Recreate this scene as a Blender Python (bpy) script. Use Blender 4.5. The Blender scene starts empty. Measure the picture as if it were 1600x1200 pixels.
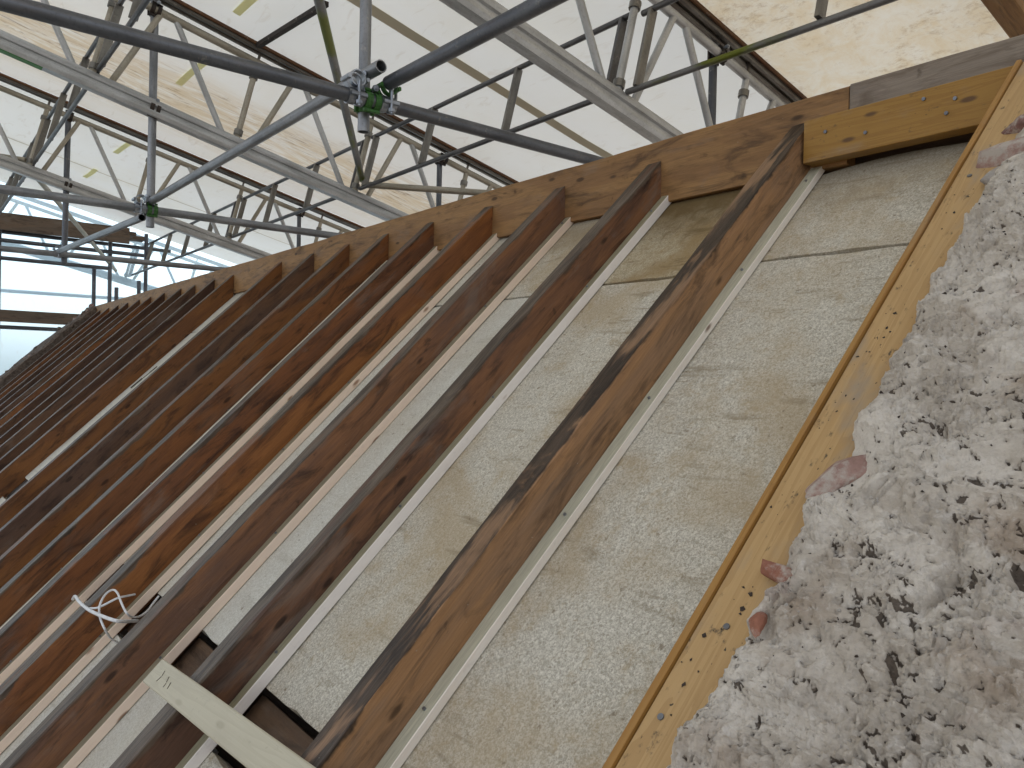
import bpy, math, random
import numpy as np
from mathutils import Matrix, Vector

random.seed(7)
RNG = np.random.default_rng(11)
S = bpy.context.scene

# ------------------------------------------------------------------ camera
F_PX = 1224.0
ROT = Matrix(((0.61900945, -0.01924382, 0.78514774, 0),
              (0.78511038, -0.01120193, -0.61925456, 0),
              (0.02071199, 0.99975207, 0.00817442, 0),
              (0, 0, 0, 1)))
cam_d = bpy.data.cameras.new('camera')
cam_d.sensor_width = 36.0
cam_d.lens = F_PX / 1600.0 * 36.0
cam_d.clip_start = 0.02
cam_d.clip_end = 3000.0
cam = bpy.data.objects.new('camera', cam_d)
cam.matrix_world = ROT
S.collection.objects.link(cam)
S.camera = cam

# ------------------------------------------------------------------ sky, sun, exposure
SUN_EL, SUN_AZ = 48.0, 130.0          # azimuth measured from +X towards +Y
world = bpy.data.worlds.new('World')
S.world = world
world.use_nodes = True
wn = world.node_tree
wn.nodes.clear()
sky = wn.nodes.new('ShaderNodeTexSky')
sky.sky_type = 'NISHITA'
sky.sun_disc = False
sky.sun_elevation = math.radians(SUN_EL)
sky.sun_rotation = math.radians(90.0 - SUN_AZ)
sky.air_density = 1.0
sky.dust_density = 4.0
sky.ozone_density = 0.6
bg = wn.nodes.new('ShaderNodeBackground')
bg.inputs['Strength'].default_value = 0.15
wo = wn.nodes.new('ShaderNodeOutputWorld')
hsv = wn.nodes.new('ShaderNodeHueSaturation')      # overcast: the cloud takes most of the blue out of the sky
hsv.inputs['Saturation'].default_value = 0.35
wn.links.new(sky.outputs[0], hsv.inputs['Color'])
wn.links.new(hsv.outputs[0], bg.inputs[0])
wn.links.new(bg.outputs[0], wo.inputs[0])

sun_d = bpy.data.lights.new('sun', 'SUN')
sun_d.energy = 0.8
sun_d.angle = math.radians(14)
sun_d.color = (1.0, 0.96, 0.9)
sun = bpy.data.objects.new('sun', sun_d)
sd = Vector((math.cos(math.radians(SUN_EL)) * math.cos(math.radians(SUN_AZ)),
             math.cos(math.radians(SUN_EL)) * math.sin(math.radians(SUN_AZ)),
             math.sin(math.radians(SUN_EL))))
sun.rotation_euler = sd.to_track_quat('Z', 'Y').to_euler()
sun.location = sd * 30
S.collection.objects.link(sun)

S.view_settings.view_transform = 'Standard'
S.view_settings.look = 'None'
S.view_settings.gamma = 1.0
S.view_settings.use_curve_mapping = False
S.view_settings.exposure = 1.3
S.render.engine = 'CYCLES'
S.cycles.use_denoising = True
S.cycles.max_bounces = 10
S.cycles.diffuse_bounces = 5
S.cycles.transparent_max_bounces = 12
S.cycles.sample_clamp_indirect = 8.0

# ------------------------------------------------------------------ roof frame of reference
PITCH = math.radians(44.0)
DOWN = np.array([0, -math.cos(PITCH), -math.sin(PITCH)])
NRM = np.array([0, -math.sin(PITCH), math.cos(PITCH)])
O0 = np.array([0, 1.81, 0.665])


def RP(x, s, d=0.0):
    """roof coordinates: x along the ridge, s metres down the slope, d metres below the rafter tops"""
    p = O0 + s * DOWN - d * NRM
    return np.array([p[0] + x, p[1], p[2]])


def nz(v):
    v = np.asarray(v, float)
    return v / np.linalg.norm(v)


# ------------------------------------------------------------------ noise (numpy)
def _hash(ix, iy, seed):
    h = (ix.astype(np.int64) * 374761393 + iy.astype(np.int64) * 668265263 + seed * 974634777) & 0x7fffffff
    h = ((h ^ (h >> 13)) * 1274126177) & 0x7fffffff
    return ((h ^ (h >> 16)) & 0xffff) / 65535.0


def vnoise(x, y, seed=0):
    x = np.asarray(x, float); y = np.asarray(y, float)
    ix = np.floor(x); iy = np.floor(y)
    fx = x - ix; fy = y - iy
    fx = fx * fx * fx * (fx * (fx * 6 - 15) + 10); fy = fy * fy * fy * (fy * (fy * 6 - 15) + 10)
    a = _hash(ix, iy, seed); b = _hash(ix + 1, iy, seed)
    c = _hash(ix, iy + 1, seed); d = _hash(ix + 1, iy + 1, seed)
    return (a + (b - a) * fx) * (1 - fy) + (c + (d - c) * fx) * fy


def fbm(x, y, octv=4, seed=0, gain=0.5):
    r = 0; amp = 1; tot = 0
    ca, sa = math.cos(0.6), math.sin(0.6)
    for o in range(octv):
        r = r + amp * vnoise(x, y, seed + o * 17)
        tot += amp; amp *= gain
        x, y = (x * ca - y * sa) * 2.03 + 5.2, (x * sa + y * ca) * 2.03 + 1.7
    return r / tot


# ------------------------------------------------------------------ mesh builder
ORG = {}


class MB:
    def __init__(self):
        self.v = []; self.f = []; self.g = []; self.t = []; self.n = 0

    def add(self, verts, faces, gc, top=None):
        verts = np.asarray(verts, float); gc = np.asarray(gc, float)
        self.v.append(verts); self.g.append(gc)
        self.t.append(np.zeros(len(verts)) if top is None else np.asarray(top, float))
        o = self.n
        self.f.extend([tuple(i + o for i in f) for f in faces])
        self.n += len(verts)
        return self

    def prism(self, p0, p1, prof, side=None, up=(0, 0, 1), seg=1, wob=0.0, seed=0, caps=True, topz=None):
        """extrude the 2D profile [(a along side, b along up)] from p0 to p1"""
        p0 = np.asarray(p0, float); p1 = np.asarray(p1, float)
        L = np.linalg.norm(p1 - p0); d = (p1 - p0) / L
        if side is None:
            side = np.cross(d, nz(up))
        side = nz(side - np.dot(side, d) * d)
        up_ = np.cross(side, d)
        up = up_ if np.dot(up_, np.asarray(up, float)) >= 0 else -up_
        prof = np.asarray(prof, float); m = len(prof)
        vs = []; gs = []; ts = []
        for k in range(seg + 1):
            t = k / seg
            base = p0 + (p1 - p0) * t
            pr = prof
            if wob:
                w = np.array([[(fbm(t * L * 3.1 + 9.7 * i, seed + 0.5, 3, seed) - .5) * 2 * wob,
                               (fbm(t * L * 3.1 + 9.7 * i, seed + 40.5, 3, seed + 3) - .5) * 2 * wob] for i in range(m)])
                pr = prof + w
            for i in range(m):
                vs.append(base + side * pr[i][0] + up * pr[i][1])
                gs.append((t * L, prof[i][0], prof[i][1]))
                ts.append(0 if topz is None else (topz(prof[i][1]) if callable(topz) else (1.0 if prof[i][1] > topz else 0.0)))
        fs = []
        for k in range(seg):
            for i in range(m):
                j = (i + 1) % m
                fs.append((k * m + i, k * m + j, (k + 1) * m + j, (k + 1) * m + i))
        if caps:
            fs.append(tuple(range(m))[::-1]); fs.append(tuple(range(seg * m, (seg + 1) * m)))
        return self.add(vs, fs, gs, ts)

    def tube(self, p0, p1, r, n=14, wall=0.004, r1=None):
        p0 = np.asarray(p0, float); p1 = np.asarray(p1, float)
        L = np.linalg.norm(p1 - p0); d = (p1 - p0) / L
        a = nz(np.cross(d, (0.3, 0.2, 1) if abs(d[2]) < .9 else (1, 0, 0))); b = np.cross(d, a)
        vs = []; gs = []
        rr = [(r, 0), (r if r1 is None else r1, 1), ((r if r1 is None else r1) - wall, 1), (r - wall, 0)]
        for q, t in rr:
            for i in range(n):
                an = 2 * math.pi * i / n
                vs.append(p0 + (p1 - p0) * t + (a * math.cos(an) + b * math.sin(an)) * q)
                gs.append((t * L, math.cos(an) * r, math.sin(an) * r))
        fs = []
        for k in range(4):
            for i in range(n):
                j = (i + 1) % n; k2 = (k + 1) % 4
                fs.append((k * n + i, k * n + j, k2 * n + j, k2 * n + i))
        return self.add(vs, fs, gs)

    def rod(self, p0, p1, r, n=8):
        p0 = np.asarray(p0, float); p1 = np.asarray(p1, float)
        prof = [(math.cos(2 * math.pi * i / n) * r, math.sin(2 * math.pi * i / n) * r) for i in range(n)]
        return self.prism(p0, p1, prof, up=(0.31, 0.2, 0.9))

    def build(self, name, mat, parent=None, smooth=False, origin=None):
        me = bpy.data.meshes.new(name)
        V = np.concatenate(self.v); G = np.concatenate(self.g); T = np.concatenate(self.t)
        if parent is not None:
            org = ORG[parent.name]
        else:
            org = np.array(origin if origin is not None else [V[:, 0].mean(), V[:, 1].mean(), V[:, 2].min()], float)
        me.from_pydata((V - org).tolist(), [], self.f)
        a = me.attributes.new('gc', 'FLOAT_VECTOR', 'POINT'); a.data.foreach_set('vector', G.astype(np.float32).ravel())
        a = me.attributes.new('top', 'FLOAT', 'POINT'); a.data.foreach_set('value', T.astype(np.float32))
        me.validate(); 
        import bmesh
        bm = bmesh.new(); bm.from_mesh(me); bmesh.ops.recalc_face_normals(bm, faces=bm.faces); bm.to_mesh(me); bm.free()
        if smooth:
            me.polygons.foreach_set('use_smooth', [True] * len(me.polygons))
            if hasattr(me, 'set_sharp_from_angle'):
                me.set_sharp_from_angle(angle=math.radians(38))
        me.materials.append(mat)
        o = bpy.data.objects.new(name, me)
        S.collection.objects.link(o)
        if parent is not None:
            o.parent = parent
        else:
            o.location = org
        ORG[o.name] = org
        return o


def empty(name, loc):
    o = bpy.data.objects.new(name, None)
    o.empty_display_size = 0.1
    o.location = loc
    S.collection.objects.link(o)
    ORG[o.name] = np.array(loc, float)
    return o


def tag(o, label, cat=None, group=None, kind=None):
    if label: o['label'] = label
    if cat: o['category'] = cat
    if group: o['group'] = group
    if kind: o['kind'] = kind
    return o


def rect(w, h, c=0.002, x0=None, y0=None):
    """chamfered rectangle profile, centred unless x0,y0 give its low corner"""
    if x0 is None: x0 = -w / 2
    if y0 is None: y0 = -h / 2
    x1, y1 = x0 + w, y0 + h
    return [(x0 + c, y0), (x1 - c, y0), (x1, y0 + c), (x1, y1 - c), (x1 - c, y1), (x0 + c, y1), (x0, y1 - c), (x0, y0 + c)]


# ------------------------------------------------------------------ material helpers
class NT:
    def __init__(self, name):
        self.m = bpy.data.materials.new(name); self.m.use_nodes = True
        self.t = self.m.node_tree; self.t.nodes.clear()
        self.out = self.t.nodes.new('ShaderNodeOutputMaterial')

    def n(self, typ, **kw):
        nd = self.t.nodes.new(typ)
        for k, v in kw.items():
            setattr(nd, k, v)
        return nd

    def link(self, a, b): self.t.links.new(a, b)

    def set(self, sock, v):
        if isinstance(v, bpy.types.NodeSocket): self.link(v, sock)
        else: sock.default_value = v

    def vec(self, scale=(1, 1, 1), attr='gc', rnd=True, offs=(0, 0, 0)):
        if attr == 'obj':
            src = self.n('ShaderNodeTexCoord').outputs['Object']
        else:
            src = self.n('ShaderNodeAttribute', attribute_name=attr).outputs['Vector']
        mp = self.n('ShaderNodeVectorMath', operation='MULTIPLY'); self.link(src, mp.inputs[0]); mp.inputs[1].default_value = scale
        r = mp.outputs[0]
        ad = self.n('ShaderNodeVectorMath', operation='ADD'); self.link(r, ad.inputs[0]); ad.inputs[1].default_value = offs
        r = ad.outputs[0]
        if rnd:
            oi = self.n('ShaderNodeObjectInfo')
            ml = self.n('ShaderNodeVectorMath', operation='SCALE'); ml.inputs[0].default_value = (37.0, 53.0, 71.0); self.link(oi.outputs['Random'], ml.inputs['Scale'])
            a2 = self.n('ShaderNodeVectorMath', operation='ADD'); self.link(r, a2.inputs[0]); self.link(ml.outputs[0], a2.inputs[1]); r = a2.outputs[0]
        return r

    def noise(self, vec, scale=5, detail=4, rough=.55, dist=0.0):
        nd = self.n('ShaderNodeTexNoise'); self.link(vec, nd.inputs['Vector'])
        nd.inputs['Scale'].default_value = scale; nd.inputs['Detail'].default_value = detail
        nd.inputs['Roughness'].default_value = rough; nd.inputs['Distortion'].default_value = dist
        return nd.outputs['Fac']

    def ramp(self, fac, lo, hi):
        nd = self.n('ShaderNodeMapRange'); nd.interpolation_type = 'SMOOTHSTEP'
        self.link(fac, nd.inputs['Value']); nd.inputs['From Min'].default_value = lo; nd.inputs['From Max'].default_value = hi
        return nd.outputs[0]

    def math(self, op, a, b=0.0):
        nd = self.n('ShaderNodeMath', operation=op); self.set(nd.inputs[0], a); self.set(nd.inputs[1], b)
        return nd.outputs[0]

    def mix(self, fac, a, b, mode='MIX'):
        nd = self.n('ShaderNodeMix', data_type='RGBA', blend_type=mode)
        self.set(nd.inputs['Factor'], fac)
        for s, v in ((nd.inputs[6], a), (nd.inputs[7], b)):
            if isinstance(v, bpy.types.NodeSocket): self.link(v, s)
            else: s.default_value = (v[0], v[1], v[2], 1)
        return nd.outputs[2]

    def bump(self, h, strength=.3, dist=.002, prev=None):
        nd = self.n('ShaderNodeBump'); self.link(h, nd.inputs['Height'])
        nd.inputs['Strength'].default_value = strength; nd.inputs['Distance'].default_value = dist
        if prev is not None: self.link(prev, nd.inputs['Normal'])
        return nd.outputs[0]

    def principled(self, col, rough=.6, metal=0.0, normal=None, spec=.5):
        p = self.n('ShaderNodeBsdfPrincipled')
        self.set(p.inputs['Base Color'], col if isinstance(col, bpy.types.NodeSocket) else (*col, 1))
        self.set(p.inputs['Roughness'], rough); self.set(p.inputs['Metallic'], metal)
        p.inputs['Specular IOR Level'].default_value = spec
        if normal is not None: self.link(normal, p.inputs['Normal'])
        self.link(p.outputs[0], self.out.inputs[0])
        return self.m


def knots(nt, scale=(3.0, 16, 16), lo=.06, hi=.16, rnd=True, offs=(0, 0, 0)):
    v = nt.vec(scale, rnd=rnd, offs=offs)
    vo = nt.n('ShaderNodeTexVoronoi'); nt.link(v, vo.inputs['Vector']); vo.inputs['Scale'].default_value = 1.0
    r = nt.ramp(vo.outputs['Distance'], lo, hi)
    return nt.math('SUBTRACT', 1.0, r)


def old_wood(name, dark, main, warm, top, grey=.25, rough=.5):
    nt = NT(name)
    big = nt.noise(nt.vec((1.1, 7, 7)), 1.6, 5, .6, .6)
    mid = nt.noise(nt.vec((2.2, 16, 16)), 2.2, 6, .62, .8)
    fine = nt.noise(nt.vec((6, 150, 150)), 2.0, 5, .65)
    blot = nt.noise(nt.vec((5, 9, 9)), 3.0, 5, .6, .4)
    c = nt.mix(nt.ramp(big, .40, .58), main, warm)
    stn = nt.noise(nt.vec((2.0, 9, 9), offs=(3, 6, 1)), 2.0, 7, .66, .9)
    c = nt.mix(nt.math('MULTIPLY', nt.ramp(stn, .48, .68), .72), c, dark)
    c = nt.mix(nt.math('MULTIPLY', nt.ramp(mid, .52, .72), .55), c, dark)
    c = nt.mix(nt.math('MULTIPLY', nt.ramp(blot, .62, .74), .6), c, tuple(x * .75 for x in dark))
    c = nt.mix(nt.math('MULTIPLY', nt.ramp(nt.noise(nt.vec((1.6, 5, 5), offs=(7, 3, 2)), 2.1, 5, .62, .6), .54, .68), grey), c, (.22, .195, .17))  # weathered grey patches, which also paint in the pale sheen on the wood
    c = nt.mix(nt.math('MULTIPLY', knots(nt, (5, 14, 14), .06, .13), .75), c, (dark[0] * .45, dark[1] * .4, dark[2] * .35))
    c = nt.mix(nt.ramp(fine, .35, .75), nt.mix(.22, c, (0, 0, 0)), c)
    at = nt.n('ShaderNodeAttribute', attribute_name='top').outputs['Fac']
    tn = nt.noise(nt.vec((2.5, 18, 18), offs=(1, 2, 3)), 2.0, 6, .62, .6)
    top = (top[0] * 1.02, top[1] * .93, top[2] * .82)
    tc = nt.mix(nt.ramp(tn, .38, .62), top, (top[0] * .45, top[1] * .42, top[2] * .40))
    tc = nt.mix(nt.math('MULTIPLY', nt.ramp(nt.noise(nt.vec((1.3, 6, 6), offs=(9, 9, 1)), 2.3, 5, .6, .5), .50, .60), .8), tc, main)
    tc = nt.mix(nt.ramp(fine, .35, .75), nt.mix(.35, tc, (0, 0, 0)), tc)
    wavy = nt.noise(nt.vec((3.2, 3, 3), offs=(6, 1, 8)), 1.8, 5, .62, .3)
    edge = nt.math('ADD', at, nt.math('MULTIPLY', nt.math('SUBTRACT', wavy, .5), 2.2))
    c = nt.mix(nt.ramp(edge, .42, .72), c, tc)
    # pale specks of grit and sawdust
    sp = nt.noise(nt.vec((160, 160, 160)), 1.0, 2, .5)
    c = nt.mix(nt.math('MULTIPLY', nt.ramp(sp, .77, .80), .7), c, (.45, .42, .36))
    b = nt.bump(mid, .35, .006); b = nt.bump(fine, .5, .0016, b)
    r = nt.math('ADD', rough - .08, nt.math('MULTIPLY', blot, .25))
    return nt.principled(c, r, 0, b, .28)


def new_wood(name, base, line, knot, dirt=.3, green=None, rough=.55, fibre=1.0):
    nt = NT(name)
    wv = nt.noise(nt.vec((1.2, 26, 26)), 1.5, 3, .5, .5)
    rings = nt.math('FRACT', nt.math('MULTIPLY', wv, 7.0))
    rings = nt.ramp(rings, .1, 1.0)
    fine = nt.noise(nt.vec((9, 260, 260)), 2.0, 4, .6)
    c = nt.mix(nt.math('MULTIPLY', rings, .55 * fibre), base, line)
    c = nt.mix(nt.math('MULTIPLY', nt.ramp(fine, .45, .8), .35), c, line)
    c = nt.mix(nt.math('MULTIPLY', knots(nt, (6, 17, 17), .06, .14), .9), c, knot)
    if green is not None:
        at = nt.n('ShaderNodeAttribute', attribute_name='top').outputs['Fac']
        c = nt.mix(nt.ramp(at, .5, .9), c, nt.mix(nt.ramp(fine, .3, .7), green, tuple(g * .7 for g in green)))
    dn = nt.noise(nt.vec((14, 26, 26), offs=(4, 4, 4)), 2.0, 6, .72)
    c = nt.mix(nt.math('MULTIPLY', nt.ramp(dn, .58, .70), dirt), c, (.05, .04, .03))
    sm = nt.noise(nt.vec((2.5, 6, 6), offs=(2, 8, 4)), 2.0, 4, .6)
    c = nt.mix(nt.math('MULTIPLY', nt.ramp(sm, .5, .75), dirt), c, (.28, .24, .19))
    sp = nt.noise(nt.vec((70, 120, 120)), 1.0, 2, .5)
    c = nt.mix(nt.math('MULTIPLY', nt.ramp(sp, .72, .77), dirt), c, (.03, .025, .02))
    b = nt.bump(rings, .12, .001); b = nt.bump(fine, .35, .001, b)
    return nt.principled(c, rough, 0, b, .35)


def insulation(name, base, dark, stain, amount, head=None):
    nt = NT(name)
    fib = nt.noise(nt.vec((1, 1, 1)), 210, 4, .75, 1.0)
    gra = nt.noise(nt.vec((1, 1, 1), offs=(3, 1, 4)), 120, 5, .7, .8)
    spk = nt.noise(nt.vec((1, 1, 1), offs=(8, 1, 4)), 430, 2, .5)
    blo = nt.noise(nt.vec((1, 1, 1), offs=(1, 7, 4)), 20, 7, .7, .5)
    big = nt.noise(nt.vec((1, 1, 1), offs=(5, 2, 4)), 3.0, 5, .6, .3)
    lin = nt.noise(nt.vec((6, 1, 1), offs=(2, 9, 4)), 5.0, 5, .6, .3)
    c = nt.mix(nt.ramp(fib, .37, .62), dark, base)
    c = nt.mix(nt.math('MULTIPLY', nt.ramp(gra, .50, .64), .6), c, dark)
    c = nt.mix(nt.math('MULTIPLY', nt.ramp(nt.noise(nt.vec((1, 1, 1), offs=(6, 6, 1)), 75, 5, .7, .6), .54, .70), .32), c, tuple(min(1, x * 1.12) for x in base))
    c = nt.mix(nt.math('MULTIPLY', nt.ramp(blo, .5, .75), amount), c, stain)
    c = nt.mix(nt.math('MULTIPLY', nt.ramp(big, .44, .66), amount), c, stain)
    c = nt.mix(nt.math('MULTIPLY', nt.ramp(lin, .56, .72), amount * .9), c, tuple(x * .55 for x in stain))
    dot = nt.noise(nt.vec((1, 1, 1), offs=(11, 3, 2)), 60, 4, .6)
    c = nt.mix(nt.math('MULTIPLY', nt.ramp(dot, .62, .74), .6), c, (.16, .11, .06))
    c = nt.mix(nt.math('MULTIPLY', nt.ramp(spk, .68, .74), .6), c, (.10, .08, .05))
    # the dusty brown smear along the head of the boards
    sx = nt.n('ShaderNodeSeparateXYZ'); nt.link(nt.n('ShaderNodeAttribute', attribute_name='gc').outputs['Vector'], sx.inputs[0])
    hd = nt.ramp(nt.math('ADD', sx.outputs[0], nt.math('MULTIPLY', nt.math('SUBTRACT', blo, .5), .35)), .36, .10)
    c = nt.mix(nt.math('MULTIPLY', hd, amount if head is None else head), c, tuple(x * .5 for x in stain))
    b = nt.bump(fib, .7, .0022); b = nt.bump(gra, .5, .004, b); b = nt.bump(blo, .25, .01, b)
    return nt.principled(c, .9, 0, b, .15)


def metal(name, col, col2, rust=0.0, rustcol=(.11, .05, .02), rough=.45, met=.75, paint=None):
    nt = NT(name)
    a = nt.noise(nt.vec((3, 14, 14)), 1.6, 4, .55)
    f = nt.noise(nt.vec((1, 1, 1)), 90, 5, .65)
    c = nt.mix(nt.ramp(a, .35, .68), col, col2)
    c = nt.mix(nt.math('MULTIPLY', nt.ramp(f, .5, .75), .35), c, tuple(x * .45 for x in col2))
    rn = nt.noise(nt.vec((3, 25, 25), offs=(4, 5, 6)), 2.5, 6, .65)
    c = nt.mix(nt.math('MULTIPLY', nt.ramp(rn, .52, .68), rust), c, rustcol)
    sp = nt.noise(nt.vec((1, 1, 1), offs=(7, 7, 3)), 26, 6, .7)
    c = nt.mix(nt.math('MULTIPLY', nt.ramp(sp, .60, .68), .45), c, (.36, .34, .31))
    if paint is not None:
        pn = nt.noise(nt.vec((.9, 4, 4), offs=(3, 1, 1)), 1.2, 4, .6)
        c = nt.mix(nt.ramp(pn, .50, .58), c, paint)
    b = nt.bump(f, .15, .001)
    m = nt.math('SUBTRACT', met, nt.math('MULTIPLY', nt.ramp(rn, .52, .68), min(met, rust)))
    return nt.principled(c, nt.math('ADD', rough - .1, nt.math('MULTIPLY', f, .25)), m, b)


def sheet_mat(name, base, mode, clear=0.0, trans=.24):
    """white reinforced sheeting that lets daylight through; dirt of its own"""
    nt = NT(name)
    co = nt.n('ShaderNodeAttribute', attribute_name='gc').outputs['Vector']
    sx = nt.n('ShaderNodeSeparateXYZ'); nt.link(co, sx.inputs[0])
    c = base
    soft = nt.noise(nt.vec((1, 1, 1), rnd=False), 1.3, 5, .6, .4)
    c = nt.mix(nt.math('MULTIPLY', nt.ramp(soft, .4, .75), .30), c, (base[0] * .90, base[1] * .84, base[2] * .70))
    fold = nt.noise(nt.vec((2.0, 7, 1), rnd=False), 1.6, 5, .6, 1.2)
    c = nt.mix(nt.math('MULTIPLY', nt.ramp(fold, .58, .70), .22), c, (.50, .45, .36))
    if mode == 'streak':           # brown run marks along the fall, around x = -6.7
        st = nt.noise(nt.vec((5, 1.1, 1), rnd=False), 1.5, 8, .70, 1.6)
        st2 = nt.noise(nt.vec((11, 1.6, 1), rnd=False, offs=(3, 3, 0)), 1.5, 8, .74, 1.8)
        x = sx.outputs[0]
        band = nt.math('MULTIPLY', nt.ramp(x, -7.55, -6.9), nt.ramp(x, -5.75, -6.35))
        c = nt.mix(nt.math('MULTIPLY', nt.ramp(st, .30, .62), nt.math('MULTIPLY', band, .75)), c, (.60, .48, .30))
        c = nt.mix(nt.math('MULTIPLY', nt.ramp(st2, .52, .70), nt.math('MULTIPLY', band, .75)), c, (.22, .13, .06))
    if mode == 'mottle':
        a = nt.noise(nt.vec((1.3, 1, 1), rnd=False), 4.5, 9, .74, .4)
        b_ = nt.noise(nt.vec((1.0, 1.6, 1), rnd=False, offs=(4, 4, 0)), 13, 10, .80, .4)
        c = nt.mix(nt.math('MULTIPLY', nt.ramp(a, .34, .70), .7), c, (.70, .57, .35))
        c = nt.mix(nt.math('MULTIPLY', nt.ramp(nt.math('ADD', b_, nt.math('MULTIPLY', nt.math('SUBTRACT', nt.noise(nt.vec((1, 1, 1), rnd=False, offs=(2, 7, 0)), 2.2, 5, .6, .3), .5), .5)), .50, .74), .7), c, (.42, .30, .16))
    d = nt.n('ShaderNodeBsdfDiffuse'); tr = nt.n('ShaderNodeBsdfTranslucent')
    nt.set(d.inputs[0], c if isinstance(c, bpy.types.NodeSocket) else (*c, 1)); nt.set(tr.inputs[0], c if isinstance(c, bpy.types.NodeSocket) else (*c, 1))
    mx = nt.n('ShaderNodeMixShader'); mx.inputs[0].default_value = trans
    nt.link(d.outputs[0], mx.inputs[1]); nt.link(tr.outputs[0], mx.inputs[2])
    res = mx.outputs[0]
    if clear > 0:
        tp = nt.n('ShaderNodeBsdfTransparent'); tp.inputs[0].default_value = (.72, .89, 1, 1)  # blue tint imitating the glow of daylight
        m2 = nt.n('ShaderNodeMixShader'); m2.inputs[0].default_value = clear
        nt.link(res, m2.inputs[1]); nt.link(tp.outputs[0], m2.inputs[2]); res = m2.outputs[0]
    nt.link(res, nt.out.inputs[0])
    return nt.m


def plain(name, col, rough=.7, metal_=0.0, var=.25, scale=40):
    nt = NT(name)
    f = nt.noise(nt.vec((1, 1, 1), attr='obj'), scale, 5, .6)
    c = nt.mix(nt.ramp(f, .35, .7), col, tuple(x * (1 - var) for x in col))
    return nt.principled(c, rough, metal_, nt.bump(f, .2, .002))


def stone_mat(name, col, col2, rough=.9, dusty=.8):
    nt = NT(name)
    a = nt.noise(nt.vec((1, 1, 1), attr='obj'), 22, 6, .65, .4)
    f = nt.noise(nt.vec((1, 1, 1), attr='obj'), 210, 5, .7)
    c = nt.mix(nt.ramp(a, .35, .68), col, col2)
    c = nt.mix(nt.math('MULTIPLY', nt.ramp(f, .5, .75), .5), c, tuple(x * .5 for x in col))
    dust = nt.noise(nt.vec((1, 1, 1), attr='obj', offs=(5, 5, 5)), 30, 6, .7)
    c = nt.mix(nt.math('MULTIPLY', nt.ramp(dust, .44, .62), dusty), c, (.46, .42, .36))
    b = nt.bump(a, .5, .008); b = nt.bump(f, .6, .002, b)
    return nt.principled(c, rough, 0, b, .2)


def mortar_mat():
    nt = NT('lime_mortar')
    v = lambda o: nt.vec((1, 1, 1), rnd=False, offs=o)
    big = nt.noise(v((0, 0, 0)), 9, 6, .65, .4)
    mid = nt.noise(v((3, 2, 1)), 55, 7, .7, .5)
    fine = nt.noise(v((7, 2, 1)), 260, 5, .72)
    grit = nt.noise(v((1, 9, 1)), 520, 3, .6)
    c = nt.mix(nt.ramp(big, .38, .60), (.68, .62, .535), (.50, .44, .365))
    c = nt.mix(nt.math('MULTIPLY', nt.ramp(nt.noise(v((4, 4, 9)), 5, 5, .6, .4), .50, .64), .6), c, (.36, .27, .19))
    c = nt.mix(nt.math('MULTIPLY', nt.ramp(nt.noise(v((14, 4, 9)), 7, 5, .6, .4), .60, .70), .4), c, (.40, .30, .26))
    c = nt.mix(nt.math('MULTIPLY', nt.ramp(mid, .52, .68), .6), c, (.74, .69, .62))
    c = nt.mix(nt.math('MULTIPLY', nt.ramp(fine, .50, .75), .5), c, (.34, .285, .24))
    c = nt.mix(nt.math('MULTIPLY', nt.ramp(grit, .66, .72), .6), c, (.66, .62, .56))
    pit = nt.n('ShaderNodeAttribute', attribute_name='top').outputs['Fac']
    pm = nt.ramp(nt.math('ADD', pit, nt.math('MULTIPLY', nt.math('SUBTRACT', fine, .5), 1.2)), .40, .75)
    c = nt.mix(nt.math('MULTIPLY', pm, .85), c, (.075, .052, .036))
    b = nt.bump(mid, .8, .006); b = nt.bump(fine, .8, .0025, b)
    return nt.principled(c, .95, 0, b, .15)


# ------------------------------------------------------------------ materials
M = {}
M['ridge'] = old_wood('ridge_wood', (.075, .042, .021), (.28, .152, .064), (.35, .195, .078), (.24, .165, .10), .22, .55)
M['ridge_grey'] = old_wood('ridge_wood_grey', (.15, .11, .08), (.27, .22, .18), (.30, .25, .20), (.28, .23, .19), .5, .6)
M['yellow'] = new_wood('new_yellow_pine', (.33, .18, .038), (.25, .122, .024), (.10, .05, .02), .5)
M['verge'] = new_wood('verge_pine', (.47, .305, .135), (.36, .215, .085), (.12, .07, .035), .9)
M['lath'] = new_wood('orange_lath', (.36, .19, .05), (.28, .13, .03), (.2, .1, .04), .3)
M['batten'] = new_wood('peach_batten', (.86, .70, .56), (.82, .63, .49), (.3, .16, .09), .10, (.33, .29, .20), fibre=.5)
M['batten_white'] = new_wood('pale_batten', (.88, .83, .77), (.84, .77, .70), (.3, .18, .11), .10, (.36, .33, .22), fibre=.5)
M['batten_green'] = new_wood('green_batten', (.86, .80, .71), (.82, .71, .58), (.2, .12, .07), .10, (.58, .56, .43), fibre=.6)
M['treated'] = new_wood('treated_offcut', (.50, .46, .345), (.42, .38, .275), (.40, .36, .26), .15, fibre=.8)
M['ins'] = insulation('fibre_board', (.75, .715, .62), (.385, .355, .285), (.42, .32, .185), .6, .55)
M['ins_stained'] = insulation('stained_fibre_board', (.66, .60, .46), (.34, .29, .19), (.31, .215, .10), .85, 1.0)
M['ins_white'] = insulation('pale_fibre_board', (.70, .69, .63), (.52, .50, .43), (.45, .37, .25), .25)
M['noggin'] = old_wood('noggin_wood', (.05, .033, .022), (.11, .07, .045), (.14, .085, .05), (.12, .085, .06), .2)
M['galv'] = metal('galvanised_tube', (.30, .31, .33), (.19, .20, .215), .12)
M['galv_dark'] = metal('dull_tube', (.15, .16, .18), (.095, .102, .118), .15, rough=.45)
M['alu'] = metal('aluminium', (.52, .53, .54), (.38, .385, .39), .08, (.25, .2, .13), .42, .6)
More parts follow.
